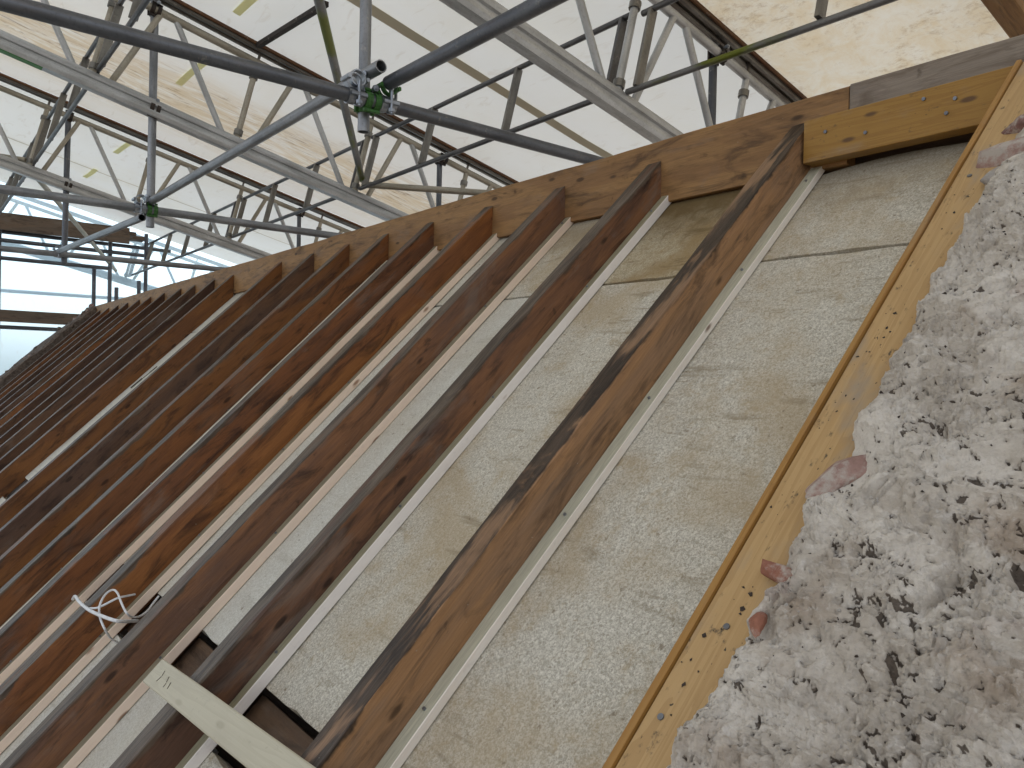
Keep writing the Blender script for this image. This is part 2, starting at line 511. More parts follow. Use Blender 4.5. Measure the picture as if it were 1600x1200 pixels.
M['alu_warm'] = metal('weathered_aluminium', (.42, .385, .32), (.29, .265, .21), .3, (.28, .2, .11), .5, .45)
M['rail'] = metal('track_rail', (.20, .19, .17), (.12, .10, .085), .5, (.10, .045, .02))
M['rust'] = metal('rusty_edge', (.13, .065, .03), (.09, .04, .02), .8, (.15, .055, .015), .8, .1)
M['black'] = metal('black_coupler', (.045, .035, .03), (.025, .02, .018), .4, (.07, .03, .015), .6, .4)
M['zinc'] = metal('bright_zinc', (.40, .43, .48), (.20, .22, .25), .25, rough=.35, met=.85)
M['green'] = plain('green_paint', (.045, .16, .03), .6, 0, .55, 90)
M['green_tube'] = metal('mossy_tube', (.20, .20, .20), (.13, .13, .13), .1, met=.5, paint=(.13, .15, .015))
M['green_strip'] = plain('green_paint_strip', (.05, .20, .04), .55, 0, .3, 30)
M['lad'] = metal('ladder_steel', (.15, .15, .155), (.09, .09, .095), .2)
M['rung'] = metal('ladder_bar', (.24, .23, .21), (.15, .145, .135), .25, (.13, .09, .05))
M['sheet'] = sheet_mat('white_sheet', (.775, .80, .79), 'plain', 0, .175)
M['sheet_streak'] = sheet_mat('streaked_sheet', (.78, .79, .765), 'streak', 0, .175)
M['sheet_mottle'] = sheet_mat('mottled_sheet', (.80, .785, .70), 'mottle', 0, .175)
M['sheet_end'] = sheet_mat('clear_end_sheet', (.60, .82, .98), 'plain', .6, .85)  # blue glow of the sky put into the sheet's colour
M['plank'] = old_wood('scaffold_plank', (.07, .05, .04), (.17, .13, .10), (.20, .14, .10), (.2, .16, .13), .4, .8)
M['cable'] = plain('white_cable', (.74, .75, .76), .45, 0, .15, 30)
M['mortar'] = mortar_mat()
M['stone_pink'] = stone_mat('pink_sandstone', (.36, .23, .19), (.27, .16, .13))
M['stone_red'] = stone_mat('red_sandstone', (.24, .13, .11), (.15, .08, .07))
M['brick'] = stone_mat('brick_red', (.34, .15, .095), (.26, .11, .075))
M['stone_grey'] = stone_mat('grey_stone', (.36, .33, .30), (.26, .23, .21))
M['stone_dark'] = stone_mat('dark_stone', (.13, .095, .075), (.075, .055, .045), .9, .15)
M['debris'] = plain('dark_debris', (.05, .035, .025), .9, 0, .5, 200)
M['crumb'] = plain('mortar_crumb', (.47, .43, .38), .95, 0, .3, 200)
M['ground'] = plain('gravel_ground', (.22, .20, .17), .95, 0, .3, 2)
M['yellow_tape'] = sheet_mat('yellow_tape', (.88, .86, .50), 'plain')
M['seam'] = sheet_mat('beige_seam_tape', (.50, .45, .35), 'plain', 0, .2)
M['nail'] = metal('nail_head', (.20, .21, .23), (.12, .12, .13), .3, rough=.4)

PAL = [  # per rafter: dark, main, warm, top, grey
    ((.085, .048, .028), (.32, .190, .098), (.38, .205, .095), (.085, .062, .046), .22),
    ((.030, .017, .012), (.130, .068, .044), (.26, .122, .058), (.165, .135, .11), .40),
    ((.036, .020, .014), (.175, .092, .058), (.265, .122, .056), (.16, .13, .105), .35),
    ((.050, .023, .011), (.235, .106, .038), (.32, .150, .046), (.16, .13, .105), .20),
    ((.042, .023, .015), (.160, .080, .040), (.235, .106, .038), (.14, .115, .095), .50),
    ((.048, .024, .012), (.185, .086, .034), (.235, .106, .034), (.15, .125, .10), .18),
]
RED = lambda c: (c[0] * .95, c[1] * .80, c[2] * .78)
PAL = [p if k < 3 else (RED(p[0]), RED(p[1]), RED(p[2]), p[3], p[4] * .7) for k, p in enumerate(PAL)]
PAL[0] = ((.085, .050, .030), (.35, .205, .112), (.41, .225, .105), (.085, .062, .046), .22)
RAFT_M = [old_wood('rafter_wood', *p[:4], p[4], .48) for p in PAL]
RAFT_M += [old_wood('rafter_wood', (.046, .019, .009), (.170, .068, .025), (.22, .088, .025), (.17, .135, .11), .08),
           old_wood('rafter_wood', (.038, .021, .015), (.115, .062, .040), (.150, .074, .038), (.17, .135, .11), .25),
           old_wood('rafter_wood', (.028, .014, .009), (.075, .036, .022), (.105, .048, .023), (.16, .125, .10), .10)]

# ------------------------------------------------------------------ ground
g = MB().add([(-400, -400, -6.2), (400, -400, -6.2), (400, 400, -6.2), (-400, 400, -6.2)], [(0, 1, 2, 3)], [(0, 0, 0)] * 4)
tag(g.build('ground', M['ground'], origin=(0, 0, -6.2)), 'bare gravel ground far below the scaffold', None, None, 'structure')

# ------------------------------------------------------------------ temporary roof: geometry constants
TX = [-2.475, -5.02, -7.66, -11.95]            # planes of the lattice trusses
SL = 0.245
CB, CT, CR, CS = 1.85, 2.44, 2.525, 2.56        # heights at y=0 of bottom chord, top chord, track, sheet
TD = nz((0, 1, -SL)); TN = nz((0, SL, 1))
Y0T, Y1T = -2.3, 6.4
NODE0, NODE = 0.86, 0.826


def bz(y): return CB - SL * y
def tz(y): return CT - SL * y


# sheeting, one sheet for each bay
def sheet(name, xa, xb, mat, label, nx=24, ny=60, y0=-2.4, y1=7.2):
    xs = np.linspace(xa, xb, nx); ys = np.linspace(y0, y1, ny)
    vs = []; gs = []
    for x in xs:
        u = (x - xa) / (xb - xa)
        for y in ys:
            bulge = math.sin(math.pi * u) * .028 + (fbm(x * 1.6, y * 1.1, 3, 5) - .5) * .05 * math.sin(math.pi * u)
            vs.append((x, y, CS - SL * y + bulge)); gs.append((x, y, 0))
    fs = [(i * ny + j, (i + 1) * ny + j, (i + 1) * ny + j + 1, i * ny + j + 1) for i in range(nx - 1) for j in range(ny - 1)]
    o = MB().add(vs, fs, gs).build(name, mat, None, True)
    tag(o, label, 'tarpaulin', 'roof sheets over the trusses')
    return o


sheet('roof_sheet', TX[0] + .02, 0.10, M['sheet_mottle'], 'brown mottled cream sheet at the right, over the gable end')
sB = sheet('roof_sheet', TX[1] + .02, TX[0] - .02, M['sheet'], 'white sheet with a beige seam tape, behind the green coupler')
sC = sheet('roof_sheet', TX[2] + .02, TX[1] - .02, M['sheet_streak'], 'white sheet with brown run marks at the upper left')
sheet('roof_sheet', TX[3] + .3, TX[2] - .02, M['sheet'], 'white sheet of the farthest bay at the left, above the platform')


def sheet_strip(name, mat, x0, y0, x1, y1, w, parent=None, dz=.012, n=20):
    p0 = np.array([x0, y0]); p1 = np.array([x1, y1]); d = (p1 - p0) / np.linalg.norm(p1 - p0); s = np.array([-d[1], d[0]]) * w / 2
    vs = []; gs = []

    def z(x, y):
        xa, xb = (TX[1] + .02, TX[0] - .02) if x > TX[1] else ((TX[2] + .02, TX[1] - .02) if x > TX[2] else (TX[3] + .3, TX[2] - .02))
        u = (x - xa) / (xb - xa)
        return CS - SL * y + math.sin(math.pi * u) * .028 + (fbm(x * 1.6, y * 1.1, 3, 5) - .5) * .05 * math.sin(math.pi * u) - dz
    for k in range(n + 1):
        c = p0 + (p1 - p0) * k / n
        for sg in (-1, 1):
            q = c + s * sg
            vs.append((q[0], q[1], z(*q))); gs.append((q[0], q[1], 0))
    fs = [(2 * k, 2 * k + 1, 2 * k + 3, 2 * k + 2) for k in range(n)]
    return MB().add(vs, fs, gs).build(name, mat, parent)


sheet_strip('seam_tape', M['seam'], -4.02, -2.3, -4.0, 7, .095, sB)
sheet_strip('seam_tape', M['seam'], -9.5, -2.3, -9.55, 7, .02, None if False else bpy.data.objects[[o.name for o in S.objects if o.name.startswith('roof_sheet')][-1]])
for k, (xa, xb, y, lab) in enumerate([(-4.80, -4.30, 1.60, 'strip of yellow tape on the sheet near the top edge of the picture'),
                                 (-6.25, -5.60, 1.66, 'longest strip of yellow tape, on the sheet with brown run marks'),
                                 (-8.60, -8.05, 1.70, 'yellow tape strip on the farthest bay of sheeting'),
                                 (-9.95, -9.45, 1.66, 'faintest and most distant strip of yellow tape on the sheeting')]):
    o = sheet_strip('tape_strip', M['yellow_tape'], xa, y, xb, y + .02, .048)
    tag(o, lab, 'tape', 'yellow tape strips on the sheeting')
bar = MB().prism((-4.96, 1.80, CS - SL * 1.80 - .035), (-4.12, 1.87, CS - SL * 1.87 - .035), rect(.035, .03))
tag(bar.build('sheeting_bar', M['black']), 'short dark bar lying under the white sheet at the top', 'bar')

# end sheet behind the far scaffold
vs = []; gs = []; ny, nzz = 40, 40
for i in range(ny):
    y = -3.2 + 10.4 * i / (ny - 1)
    for j in range(nzz):
        z = -6.0 + (CS - SL * y + 6.0) * j / (nzz - 1)
        vs.append((-11.65 + (fbm(y * .9, z * .7, 3, 9) - .5) * .12, y, z)); gs.append((z, y, 0))
fs = [(i * nzz + j, (i + 1) * nzz + j, (i + 1) * nzz + j + 1, i * nzz + j + 1) for i in range(ny - 1) for j in range(nzz - 1)]
tag(MB().add(vs, fs, gs).build('end_sheet', M['sheet_end'], None, True), 'bright translucent sheet hanging behind the far platform', 'tarpaulin')

# ------------------------------------------------------------------ lattice trusses
CHORD = []
for (cy, rr) in ((-.031, .026), (.031, .026)):
    pass
CHORD = [(-.030, -.050), (.030, -.050), (.036, -.030), (.034, -.012), (.022, -.006), (.022, .006), (.034, .012), (.036, .030), (.028, .048),
         (-.028, .048), (-.036, .030), (-.034, .012), (-.022, .006), (-.022, -.006), (-.034, -.012), (-.036, -.030)]
TL = ['nearest lattice truss, its bottom chord crossing the top centre down to the ridge',
      'second lattice truss, its long bottom chord running from the upper left corner to the ridge',
      'third lattice truss, lower left, just above the tie tube and platform',
      'faint farthest lattice truss seen through the bright end sheet']
for ti, X in enumerate(TX):
    t = empty('lattice_truss', (X, 2.0, bz(2.0)))
    tag(t, TL[ti], 'truss', 'lattice trusses under the sheeting')
    alu = M['alu'] if ti < 1 else M['alu_warm']
    b = MB().prism((X, Y0T, bz(Y0T)), (X, Y1T, bz(Y1T)), CHORD, up=(0, 0, 1)).build('bottom_chord', M['alu'], t)
    MB().tube((X, Y0T, tz(Y0T)), (X, Y1T, tz(Y1T)), .023).build('top_chord', alu, t, True)
    tr = MB()
    tr.prism((X, Y0T, CR + .008 - SL * Y0T), (X, Y1T, CR + .008 - SL * Y1T), rect(.03, .012, .001))
    tr.prism((X - .026, Y0T, CR - SL * Y0T), (X - .026, Y1T, CR - SL * Y1T), rect(.030, .034, .006))
    tr.prism((X + .026, Y0T, CR - SL * Y0T), (X + .026, Y1T, CR - SL * Y1T), rect(.030, .034, .006))
    tr = tr.build('sheeting_track', M['rail'], t)
    MB().prism((X + .050, Y0T, CR + .012 - SL * Y0T), (X + .050, Y1T, CR + .012 - SL * Y1T), rect(.016, .020, .003)).build('rail_edge', M['rust'], tr)
    for k in range(-3, 7):
        yb = NODE0 + NODE * k
        if yb > Y1T - .3: break
        yt = yb + NODE / 2
        if yt < Y1T:
            MB().tube((X, yb + .10, bz(yb + .10) + .035), (X, yt - .045, tz(yt - .045) - .01), .0185, 12).build('brace', alu, t, True)
            MB().tube((X, yt + .045, tz(yt + .045) - .01), (X, yb + NODE - .085, bz(yb + NODE - .085) + .035), .0185, 12).build('brace', M['alu'], t, True)
        pb = np.array((X - .004, yb, bz(yb) + .02)); pt = pb + TN * .56
        po = MB().tube(pb, pt, .019, 12).build('post', alu, t, True)
        for q in (.05, .44):
            MB().tube(pb + TN * q, pb + TN * (q + .035), .028, 10, .006).build('collar', M['rung'], po, True)
        MB().rod(pt - TN * .02, pt + TN * .075, .009).build('track_bracket', M['rail'], t)
    if ti == 1:
        MB().prism((X + .002, -1.0, bz(-1.0) - .053), (X + .002, .62, bz(.62) - .053), rect(.05, .006, .001)).build('paint_mark', M['green_strip'], b)['label'] = 'bright green paint on the chord'

# ladder beams between the trusses
LN = {(0, 1): ('ladder beam at the top left corner between the first two trusses'),
      (0, 3): ('ladder beam with two wide rungs right of the green coupler'),
      (1, 1): ('ladder beam at the far left running from second to third truss'),
      (1, 3): ('ladder beam left of the upright tubes, from second to third truss above the ridge'),
      (2, 1): ('distant ladder beam at the left edge, in front of the bright end sheet'),
      (2, 3): ('distant ladder beam just right of the platform planks'),
      (-1, 3): ('ladder beam with green algae at the top right, beneath the mottled sheet')}
for (bay, kn), lab in LN.items():
    y = NODE0 + NODE * (kn - 1) + .035
    xa = TX[bay + 1] if bay >= 0 else TX[0]
    xb = TX[bay] if bay >= 0 else 0.1
    zl = bz(y) + .075; zu = zl + .375; yu = y + .09
    if bay == -1: zl -= .02; zu -= .02
    t = empty('ladder_beam', ((xa + xb) / 2, y, zl)); tag(t, lab, 'ladder beam', 'ladder beams between trusses')
    MB().tube((xb - .03, y, zl - (.03 if bay == -1 else 0)), (xa + .03, y, zl), .0145, 10).build('lower_chord', M['green_tube'] if bay == -1 else M['lad'], t, True)
    MB().tube((xa + .03, yu, zu), (xb - .03, yu, zu), .0145, 10).build('upper_chord', M['lad'], t, True)
    L = xb - xa
    fr = [.035, .33, .66, .965] if bay != 2 else [.03, .22, .42, .62, .81, .97]
    if bay == -1: fr = [.035, .37, .66, .965]
    for f in fr:
        x = xa + L * f
        MB().prism((x, y, zl + .006), (x, yu, zu - .006), rect(.020, .044, .002), side=(1, 0, 0)).build('rung', M['rung'] if f < .9 else M['lad'], t)

# ------------------------------------------------------------------ scaffold tubes
R = .0242


def stube(name, p0, p1, mat, label, cat='tube', group='scaffold tubes under the sheeting', r=R):
    o = MB().tube(p0, p1, r, 18).build(name, mat, None, True)
    tag(o, label, cat, group)
    return o


stube('scaffold_tube', (TX[0], -1.2, .972), (TX[0], 3.35, .945), M['galv_dark'], 'long dark tube from the upper left corner down to the ridge, through the green coupler')
stube('scaffold_tube', (TX[1], -.8, .958), (TX[1], 3.35, .950), M['galv'], 'grey level tube crossing the upright with the lower green clamp')
stube('scaffold_tube', (TX[2], -.6, .965), (TX[2], 3.35, .985), M['galv'], 'farthest level tie tube, passing below the platform planks to the ridge')
stube('scaffold_tube', (TX[3], .8, .98), (TX[3], 3.9, .99), M['galv'], 'pale level tube seen through the bright end sheet')
stube('scaffold_tube', (-2.41, 1.30, 1.060), (TX[1] - .02, 1.19, 1.005), M['galv'], 'tube with an open end above the green coupler, running down left', r=.0225)
stube('scaffold_tube', (TX[1] - .12, 1.17, .925), (TX[2] - .06, 1.085, .995), M['galv'], 'tube slanting past the platform planks to the far tie tube', r=.023)
stube('scaffold_tube', (-2.45, 1.352, 1.025), (.6, 1.36, .96), M['galv_dark'], 'dark tube rising from the green coupler to the top edge of the picture')
VL = ['upright tube with a rusty lower end hanging through the green coupler', 'upright grey tube hanging from the second truss at the left',
      'dark upright tube hanging from the third truss above the platform']
for i in range(3):
    X = TX[i]
    zt = tz(1.2) + .07
    stube('upright_tube', (X - (.056 if i == 0 else .03), [1.300, 1.195, 1.135][i], [.862, .856, 1.08][i] if i < 2 else .90), (X - (.056 if i == 0 else .03), [1.300, 1.2, 1.15][i], zt), [M['galv'], M['galv'], M['galv_dark']][i], VL[i], 'tube', 'upright tubes hung from the trusses', r=.021 if i == 0 else .0235)
VF = ['short dark upright behind the ridge, under the nearest truss at the right', 'dark upright with a black coupler behind the ridge, centre',
      'dark distant upright behind the ridge, left of centre']
for i in range(3):
    X = TX[i]
    stube('upright_tube', (X - .05, 3.25, -2.0), (X - .05, 3.25, tz(3.25) + .05), M['galv_dark'], VF[i], 'tube', 'upright tubes hung from the trusses', r=.021)
# plan braces of the second truss
stube('plan_brace', (TX[1] + .05, 2.55, 1.36), (-2.6, 1.05, 1.65), M['green_tube'], 'mossy green tube slanting up to the top edge, left of the coupler', 'tube', r=.022)
stube('plan_brace', (TX[1] + .05, 2.58, 1.33), (TX[0] - .1, 4.10, .98), M['alu_warm'], 'pale tube from the second truss running right, just above the ridge', 'tube', r=.022)
stube('plan_brace', (TX[2] - .05, .88, 1.66), (TX[3] + .45, 2.3, 1.32), M['alu_warm'], 'pale tube slanting behind the third truss towards the far end', 'tube', r=.022)
stube('plan_brace', (TX[2] - .02, .84, 1.73), (TX[2] - .35, .2, 1.80), M['alu_warm'], 'stub of pale tube at the left edge above the third truss', 'tube', r=.022)


def coupler(name, c, ax1, ax2, off, mats, label, group, r1=R, r2=R, bolts=2):
    """two clamp halves, one on each of two crossing tubes, with swing bolts"""
    c = np.asarray(c, float); ax1 = nz(ax1); ax2 = nz(ax2); off = np.asarray(off, float)
    t = empty(name, c); tag(t, label, 'coupler', group)
    for (cc, ax, rr, od, mm) in ((c, ax1, r1, off, mats[0]), (c + off, ax2, r2, -off, mats[1])):
        b = MB().tube(cc - ax * .030, cc - ax * .006, rr + .005, 18, .0045)
        b.tube(cc + ax * .006, cc + ax * .028, rr + .005, 18, .0045)
        n_ = nz(np.cross(ax, nz(od)))
        b.prism(cc - ax * .03 + n_ * (rr + .012), cc + ax * .03 + n_ * (rr + .012), rect(.014, .010, .002), up=n_)
        b.prism(cc - ax * .03 - n_ * (rr + .010), cc + ax * .03 - n_ * (rr + .010), rect(.014, .012, .002), up=n_)
        b.build('clamp', mm, t, True)
        p = cc + n_ * (rr + .012); q = nz(od)
        bo = MB().rod(p - q * .040, p + q * .045, .006, 8)
        bo.prism(p - q * .034, p - q * .022, [(math.cos(a * math.pi / 3) * .012, math.sin(a * math.pi / 3) * .012) for a in range(6)], up=n_ + .01)
        bo.build('bolt', M['zinc'], t)
    return t


CG = 'couplers joining the scaffold tubes'
yv = 1.300
coupler('tube_coupler', (TX[0], yv, .957), (0, 1, 0), (0, 0, 1), (-.056, 0, 0), (M['green'], M['green']), 'bright green coupler where the long dark tube meets the upright', CG, r2=.021)
coupler('tube_coupler', (TX[0], yv + .06, .957), (0, 1, 0), (1, 0, 0), (0, 0, .058), (M['zinc'], M['green']), 'zinc coupler with hanging bolt right of the green one', CG)
coupler('tube_coupler', (TX[0], yv - .065, .957), (0, 1, 0), (1, 0, 0), (0, 0, .058), (M['zinc'], M['zinc']), 'zinc coupler on the open ended tube, left of the green one', CG)
coupler('tube_coupler', (TX[1], 1.197, .955), (0, 1, 0), (0, 0, 1), (-.035, 0, 0), (M['green'], M['galv']), 'lower green coupler on the second upright', CG)
coupler('tube_coupler', (TX[1], 1.13, .955), (0, 1, 0), (1, 0, 0), (0, 0, .05), (M['zinc'], M['zinc']), 'zinc coupler left of the lower green coupler', CG)
coupler('tube_coupler', (TX[2], 1.085, .972), (0, 1, 0), (1, 0, 0), (0, 0, .04), (M['galv'], M['zinc']), 'small coupler in front of the platform planks', CG)
BN = [['black coupler on the nearest truss, off the top of the picture', 'black coupler on the nearest bottom chord, near the top edge'], ['black coupler at the top of the second upright', 'black coupler where the second upright crosses the bottom chord'],
      ['black coupler at the top of the third upright', 'black coupler where the third upright crosses its bottom chord']]
for i in range(3):
    X = TX[i]
    ax = (0, 1, -SL)
    y = [1.262, 1.2, 1.15][i]
    for j, (zz) in enumerate((tz(y), bz(y))):
        if i == 0: continue
        coupler('truss_coupler', (X, y, zz), ax, (0, 0, 1), (-.030, 0, 0), (M['black'], M['black']), BN[i][j], 'black couplers on the trusses', r1=.026 if j == 0 else .036)
    coupler('truss_coupler', (X, 3.25, tz(3.25)), ax, (0, 0, 1), (-.05, 0, 0), (M['black'], M['black']), ['rusty coupler on the top chord at the upper right', 'black coupler above the ridge at the centre', 'black coupler of the distant upright above the ridge'][i], 'black couplers on the trusses', r1=.026)

o = MB().prism((-1.30, 2.6, CS - SL * 2.6 - .10), (-1.27, 5.2, CS - SL * 5.2 - .10), rect(.10, .12, .004), seg=6, wob=.003).build('purlin_timber', M['ridge'])
tag(o, 'brown timber under the sheet in the top right corner', 'timber')

# ------------------------------------------------------------------ far platform beyond the roof
PX = -11.05
PG = 'planks of the far platforms'
pl = [((PX + .02, -.6, 1.742), (PX + .02, 2.42, 1.742), 'upper plank of the far platform, its end split', .225),
      ((PX - .26, -.6, 1.742), (PX - .26, 2.60, 1.742), 'rear plank of the upper far platform, its tip sticking out', .225),
      ((PX + .01, -.6, .61), (PX + .01, 2.0, .61), 'front plank of the lower far platform', .225),
      ((PX - .25, -.6, .61), (PX - .25, 2.0, .61), 'rear plank of the lower far platform', .225)]
for p0, p1, lab, wd in pl:
    o = MB().prism(p0, p1, rect(wd, .045, .004), seg=10, wob=.003, seed=len(lab)).build('scaffold_plank', M['plank'])
    tag(o, lab, 'plank', PG)
o = MB().prism((PX + .17, -.6, 1.70), (PX + .17, 2.33, 1.70), rect(.038, .20, .003), seg=8, wob=.002).build('toe_board', M['plank']); tag(o, 'upright toe board along the upper far platform', 'plank', PG)
o = MB().prism((PX + .17, -.6, .60), (PX + .17, 1.9, .60), rect(.038, .14, .003), seg=8, wob=.002).build('toe_board', M['plank']); tag(o, 'upright toe board along the lower far platform', 'plank', PG)
for p0, p1, lab in [((PX + .1, -.8, 1.50), (PX + .1, 2.52, 1.48), 'dark tube carrying the upper far platform'),
                    ((PX - .30, -.8, 1.66), (PX - .30, 2.95, 1.63), 'dark rail tube ending right of the upper far platform'),
                    ((PX, -.8, 1.30), (PX, 2.14, 1.285), 'thin dark tube below the upper far platform'),
                    ((PX + .1, -.8, .47), (PX + .1, 2.0, .47), 'dark tube carrying the lower far platform'),
                    ((PX, 2.57, -3), (PX, 2.57, 1.78), 'tallest dark post behind the ridge at the far end'),
                    ((PX, 2.145, -3), (PX, 2.145, 1.62), 'dark post left of the tallest post at the far end'),
                    ((PX - .2, 2.0, -3), (PX - .2, 2.0, 1.30), 'slim grey post at the far end beside the stone verge'),
                    ((PX, 2.49, -3), (PX, 2.49, 1.16), 'short tube stub right of centre at the far end'),
                    ((PX, 2.225, -3), (PX, 2.225, 1.05), 'short tube stub left of the other at the far end'),
                    ((PX, .955, -3), (PX, .955, 1.95), 'dark post at the left edge of the picture')]:
    stube('platform_tube', p0, p1, M['galv_dark'], lab, 'tube', 'tubes of the far platform scaffold')

# ------------------------------------------------------------------ the roof slope
roof = empty('roof_slope', (-5.0, 0.0, -1.2))
tag(roof, 'stripped roof slope of dark brown rafters with pale boards between them', 'roof')


def ybox(x0, x1, y0, y1, z0, z1, seg, wob, seed, c=.003):
    return MB().prism((x0, (y0 + y1) / 2, (z0 + z1) / 2), (x1, (y0 + y1) / 2, (z0 + z1) / 2), rect(y1 - y0, z1 - z0, c), side=(0, 1, 0), seg=seg, wob=wob, seed=seed)


ybox(-10.4, -1.0, 1.81, 1.848, .535, .725, 90, .004, 2).build('ridge_board', M['ridge'], roof)
ybox(-.998, .02, 1.812, 1.852, .575, .728, 14, .003, 5).build('ridge_board', M['ridge_grey'], roof)['label'] = 'greyer end length of the ridge board'
yb = ybox(-1.088, -.609, 1.763, 1.809, .545, .650, 12, .0008, 8, .0015).build('ridge_plate', M['yellow'], roof)
yb['label'] = 'new yellow timber fixed against the ridge board'
for x, z in [(-1.03, .61), (-.93, .585), (-.80, .628), (-.735, .612), (-.752, .585)]:
    MB().prism((x, 1.764, z), (x, 1.759, z), [(math.cos(a * math.pi / 4) * .0042, math.sin(a * math.pi / 4) * .0042) for a in range(8)], up=(0, 0, 1)).build('bolt_head', M['nail'], yb)

# rafters (right edges)
RX = [-1.097, -1.588, -2.020, -2.436, -2.858, -3.248, -3.650, -4.077, -4.532, -5.376, -5.784, -6.245, -6.621, -7.117, -7.564, -7.987, -8.451, -8.874, -9.32, -9.78]
RW, RD = .055, .122
S_END = 2.9
MI = [0, 1, 2, 3, 4, 5, 6, 7, 6, 6, 8, 7, 8, 8, 5, 7, 8, 8, 5, 8]
BM = {0: ('batten_green', .032, .018), 1: ('batten_white', .027, .026), 2: ('batten', .029, .025), 3: ('batten', .029, .025), 4: ('batten', .027, .025), 5: ('batten_green', .012, .02)}
DI = .107
rafters = []
for i, xr in enumerate(RX):
    p0 = RP(xr - RW / 2, .0, RD / 2); p1 = RP(xr - RW / 2, S_END, RD / 2)
    # plumb cut against the ridge: run the top corner up to the ridge face
    pr = rect(RW, RD, .0025); pr = pr[:3] + [(RW / 2, RD / 2 - .020)] + pr[3:7] + [(-RW / 2, RD / 2 - .020)] + pr[7:]
    m = MB().prism(p0, p1, pr, side=(1, 0, 0), up=NRM, seg=46 if i < 9 else 16, wob=.0028 if i < 9 else .002, seed=i + 3,
                   topz=lambda b: 1.0 if b > RD / 2 - .001 else (.62 if b > RD / 2 - .004 else 0.0))
    V = m.v[0]
    nprof = len(pr)
    for q in range(nprof):                     # plumb cut
        d = (V[q] - O0) @ NRM
        V[q] += -DOWN * 0 + DOWN * (-(d) * math.tan(PITCH)) * 1.0 if False else DOWN * ((V[q][1] - 1.808) / math.cos(PITCH))
    o = m.build('rafter', RAFT_M[MI[i]], roof)
    rafters.append(o)
    if i in BM:
        mat, bw, bh = BM[i]
        s0 = [.045, .035, .03, .02, .06, .10][i]
        c0 = RP(xr + bw / 2 + .001, s0, DI - bh / 2 - .002); c1 = RP(xr + bw / 2 + .001, S_END, DI - bh / 2 - .002)
        MB().prism(c0, c1, rect(bw, bh, .0015), side=(1, 0, 0), up=NRM, seg=24, wob=.0008, seed=i + 30, topz=bh / 2 - .001).build('batten', M[mat], o)
        for s in np.arange(s0 + .12, 2.6, .37 + .03 * (i % 3)):
            p = RP(xr + bw * .55, s + random.uniform(-.05, .05), DI - bh - .002)
            MB().rod(p, p + NRM * .004, .0032, 7).build('screw', M['zinc'], o)

RP_edges = [-.64] + [x for x in RX]
# fibre boards in each bay
VX = -.608


def board(x0, x1, s0, s1, mat, d=DI, th=.06, rag=.007, seed=0, arch=0.0):
    nx, ns = 10, max(6, int((s1 - s0) / .03))
    vs = []; gs = []
    for k in range(ns + 1):
        for i in range(nx + 1):
            u = i / nx
            s = s0 + (s1 - s0) * k / ns
            if k == 0: s += (fbm(x0 * 9 + u * 6, 3.3, 3, seed) - .5) * 2 * rag - arch * math.sin(math.pi * u ** .8)
            if k == ns: s += (fbm(x0 * 9 + u * 8, 7.3, 3, seed + 1) - .5) * 2 * rag
            x = x0 + (x1 - x0) * u
            dd = d + (fbm(x * 5, s * 5, 3, 21) - .5) * .004
            vs.append(RP(x, s, dd)); gs.append((s, x, 0))
    nv = len(vs)
    fs = [(k * (nx + 1) + i, k * (nx + 1) + i + 1, (k + 1) * (nx + 1) + i + 1, (k + 1) * (nx + 1) + i) for k in range(ns) for i in range(nx)]
    ring = list(range(nx + 1)) + [k * (nx + 1) + nx for k in range(1, ns + 1)] + [ns * (nx + 1) + i for i in range(nx - 1, -1, -1)] + [k * (nx + 1) for k in range(ns - 1, 0, -1)]
    for r in ring:
        vs.append(vs[r] - NRM * th); gs.append((gs[r][0], gs[r][1], -th))
    n = len(ring)
    for a in range(n):
        b2 = (a + 1) % n
        fs.append((ring[a], ring[b2], nv + b2, nv + a))
    return MB().add(vs, fs, gs).build('fibre_board', mat, roof)


edges = [(VX, None)]
bays = []
prev_left = VX
for i, xr in enumerate(RX):
    bays.append((xr + .001, prev_left - .001)); prev_left = xr - RW
for i, (x0, x1) in enumerate(bays):
    mat = M['ins'] if i < 2 else M['ins_white']
    sj = [.440, .462, .482][i] if i < 3 else .48
    gap = .011 if i < 4 else .005
    board(x0, x1, .078 if i else .105, sj, (M['ins_stained'] if i == 1 else M['ins']) if i < 3 else mat, seed=i * 5, arch=.0 if i else .035)
    if i == 0:
        board(x0, x1, sj + gap, S_END, mat, seed=i * 5 + 2)
    else:
        board(x0, x1, sj + gap, 1.775, mat, seed=i * 5 + 2)
        if i < 9:
            MB().prism(RP(x0, 1.846, .160), RP(x1, 1.846, .160), rect(.112, .07, .002), side=DOWN, seg=6, wob=.0015, seed=i).build('noggin', M['noggin'], roof)
        board(x0, x1, 1.925, S_END, mat, seed=i * 5 + 3)
# smudged black print on the board of the wide bay
for (sa, sb, xx, wd) in [(.925, 1.012, -5.272, .030), (.815, .872, -5.245, .020), (.872, .925, -5.250, .008)]:
    MB().prism(RP(xx, sa, DI - .0035), RP(xx - .012, sb, DI - .0035), rect(wd, .001, .0002), side=(1, 0, 0), up=NRM, seg=8, wob=.003, seed=4).build('printed_mark', M['debris'], roof)
# dark backing below the boards
MB().prism(RP(-10, 1.5, .30), RP(.0, 1.5, .30), rect(2.9, .02, .001), side=DOWN).build('underlay', M['noggin'], roof)

# plain unseen board for the other roof side, added to block light behind the ridge
MB().prism((-10.3, 3.05, .665 - 1.22), (.02, 3.05, .665 - 1.22), rect(3.4, .03, .002), side=(0, math.cos(PITCH), -math.sin(PITCH))).build('rear_slope_blocker', M['noggin'], roof)
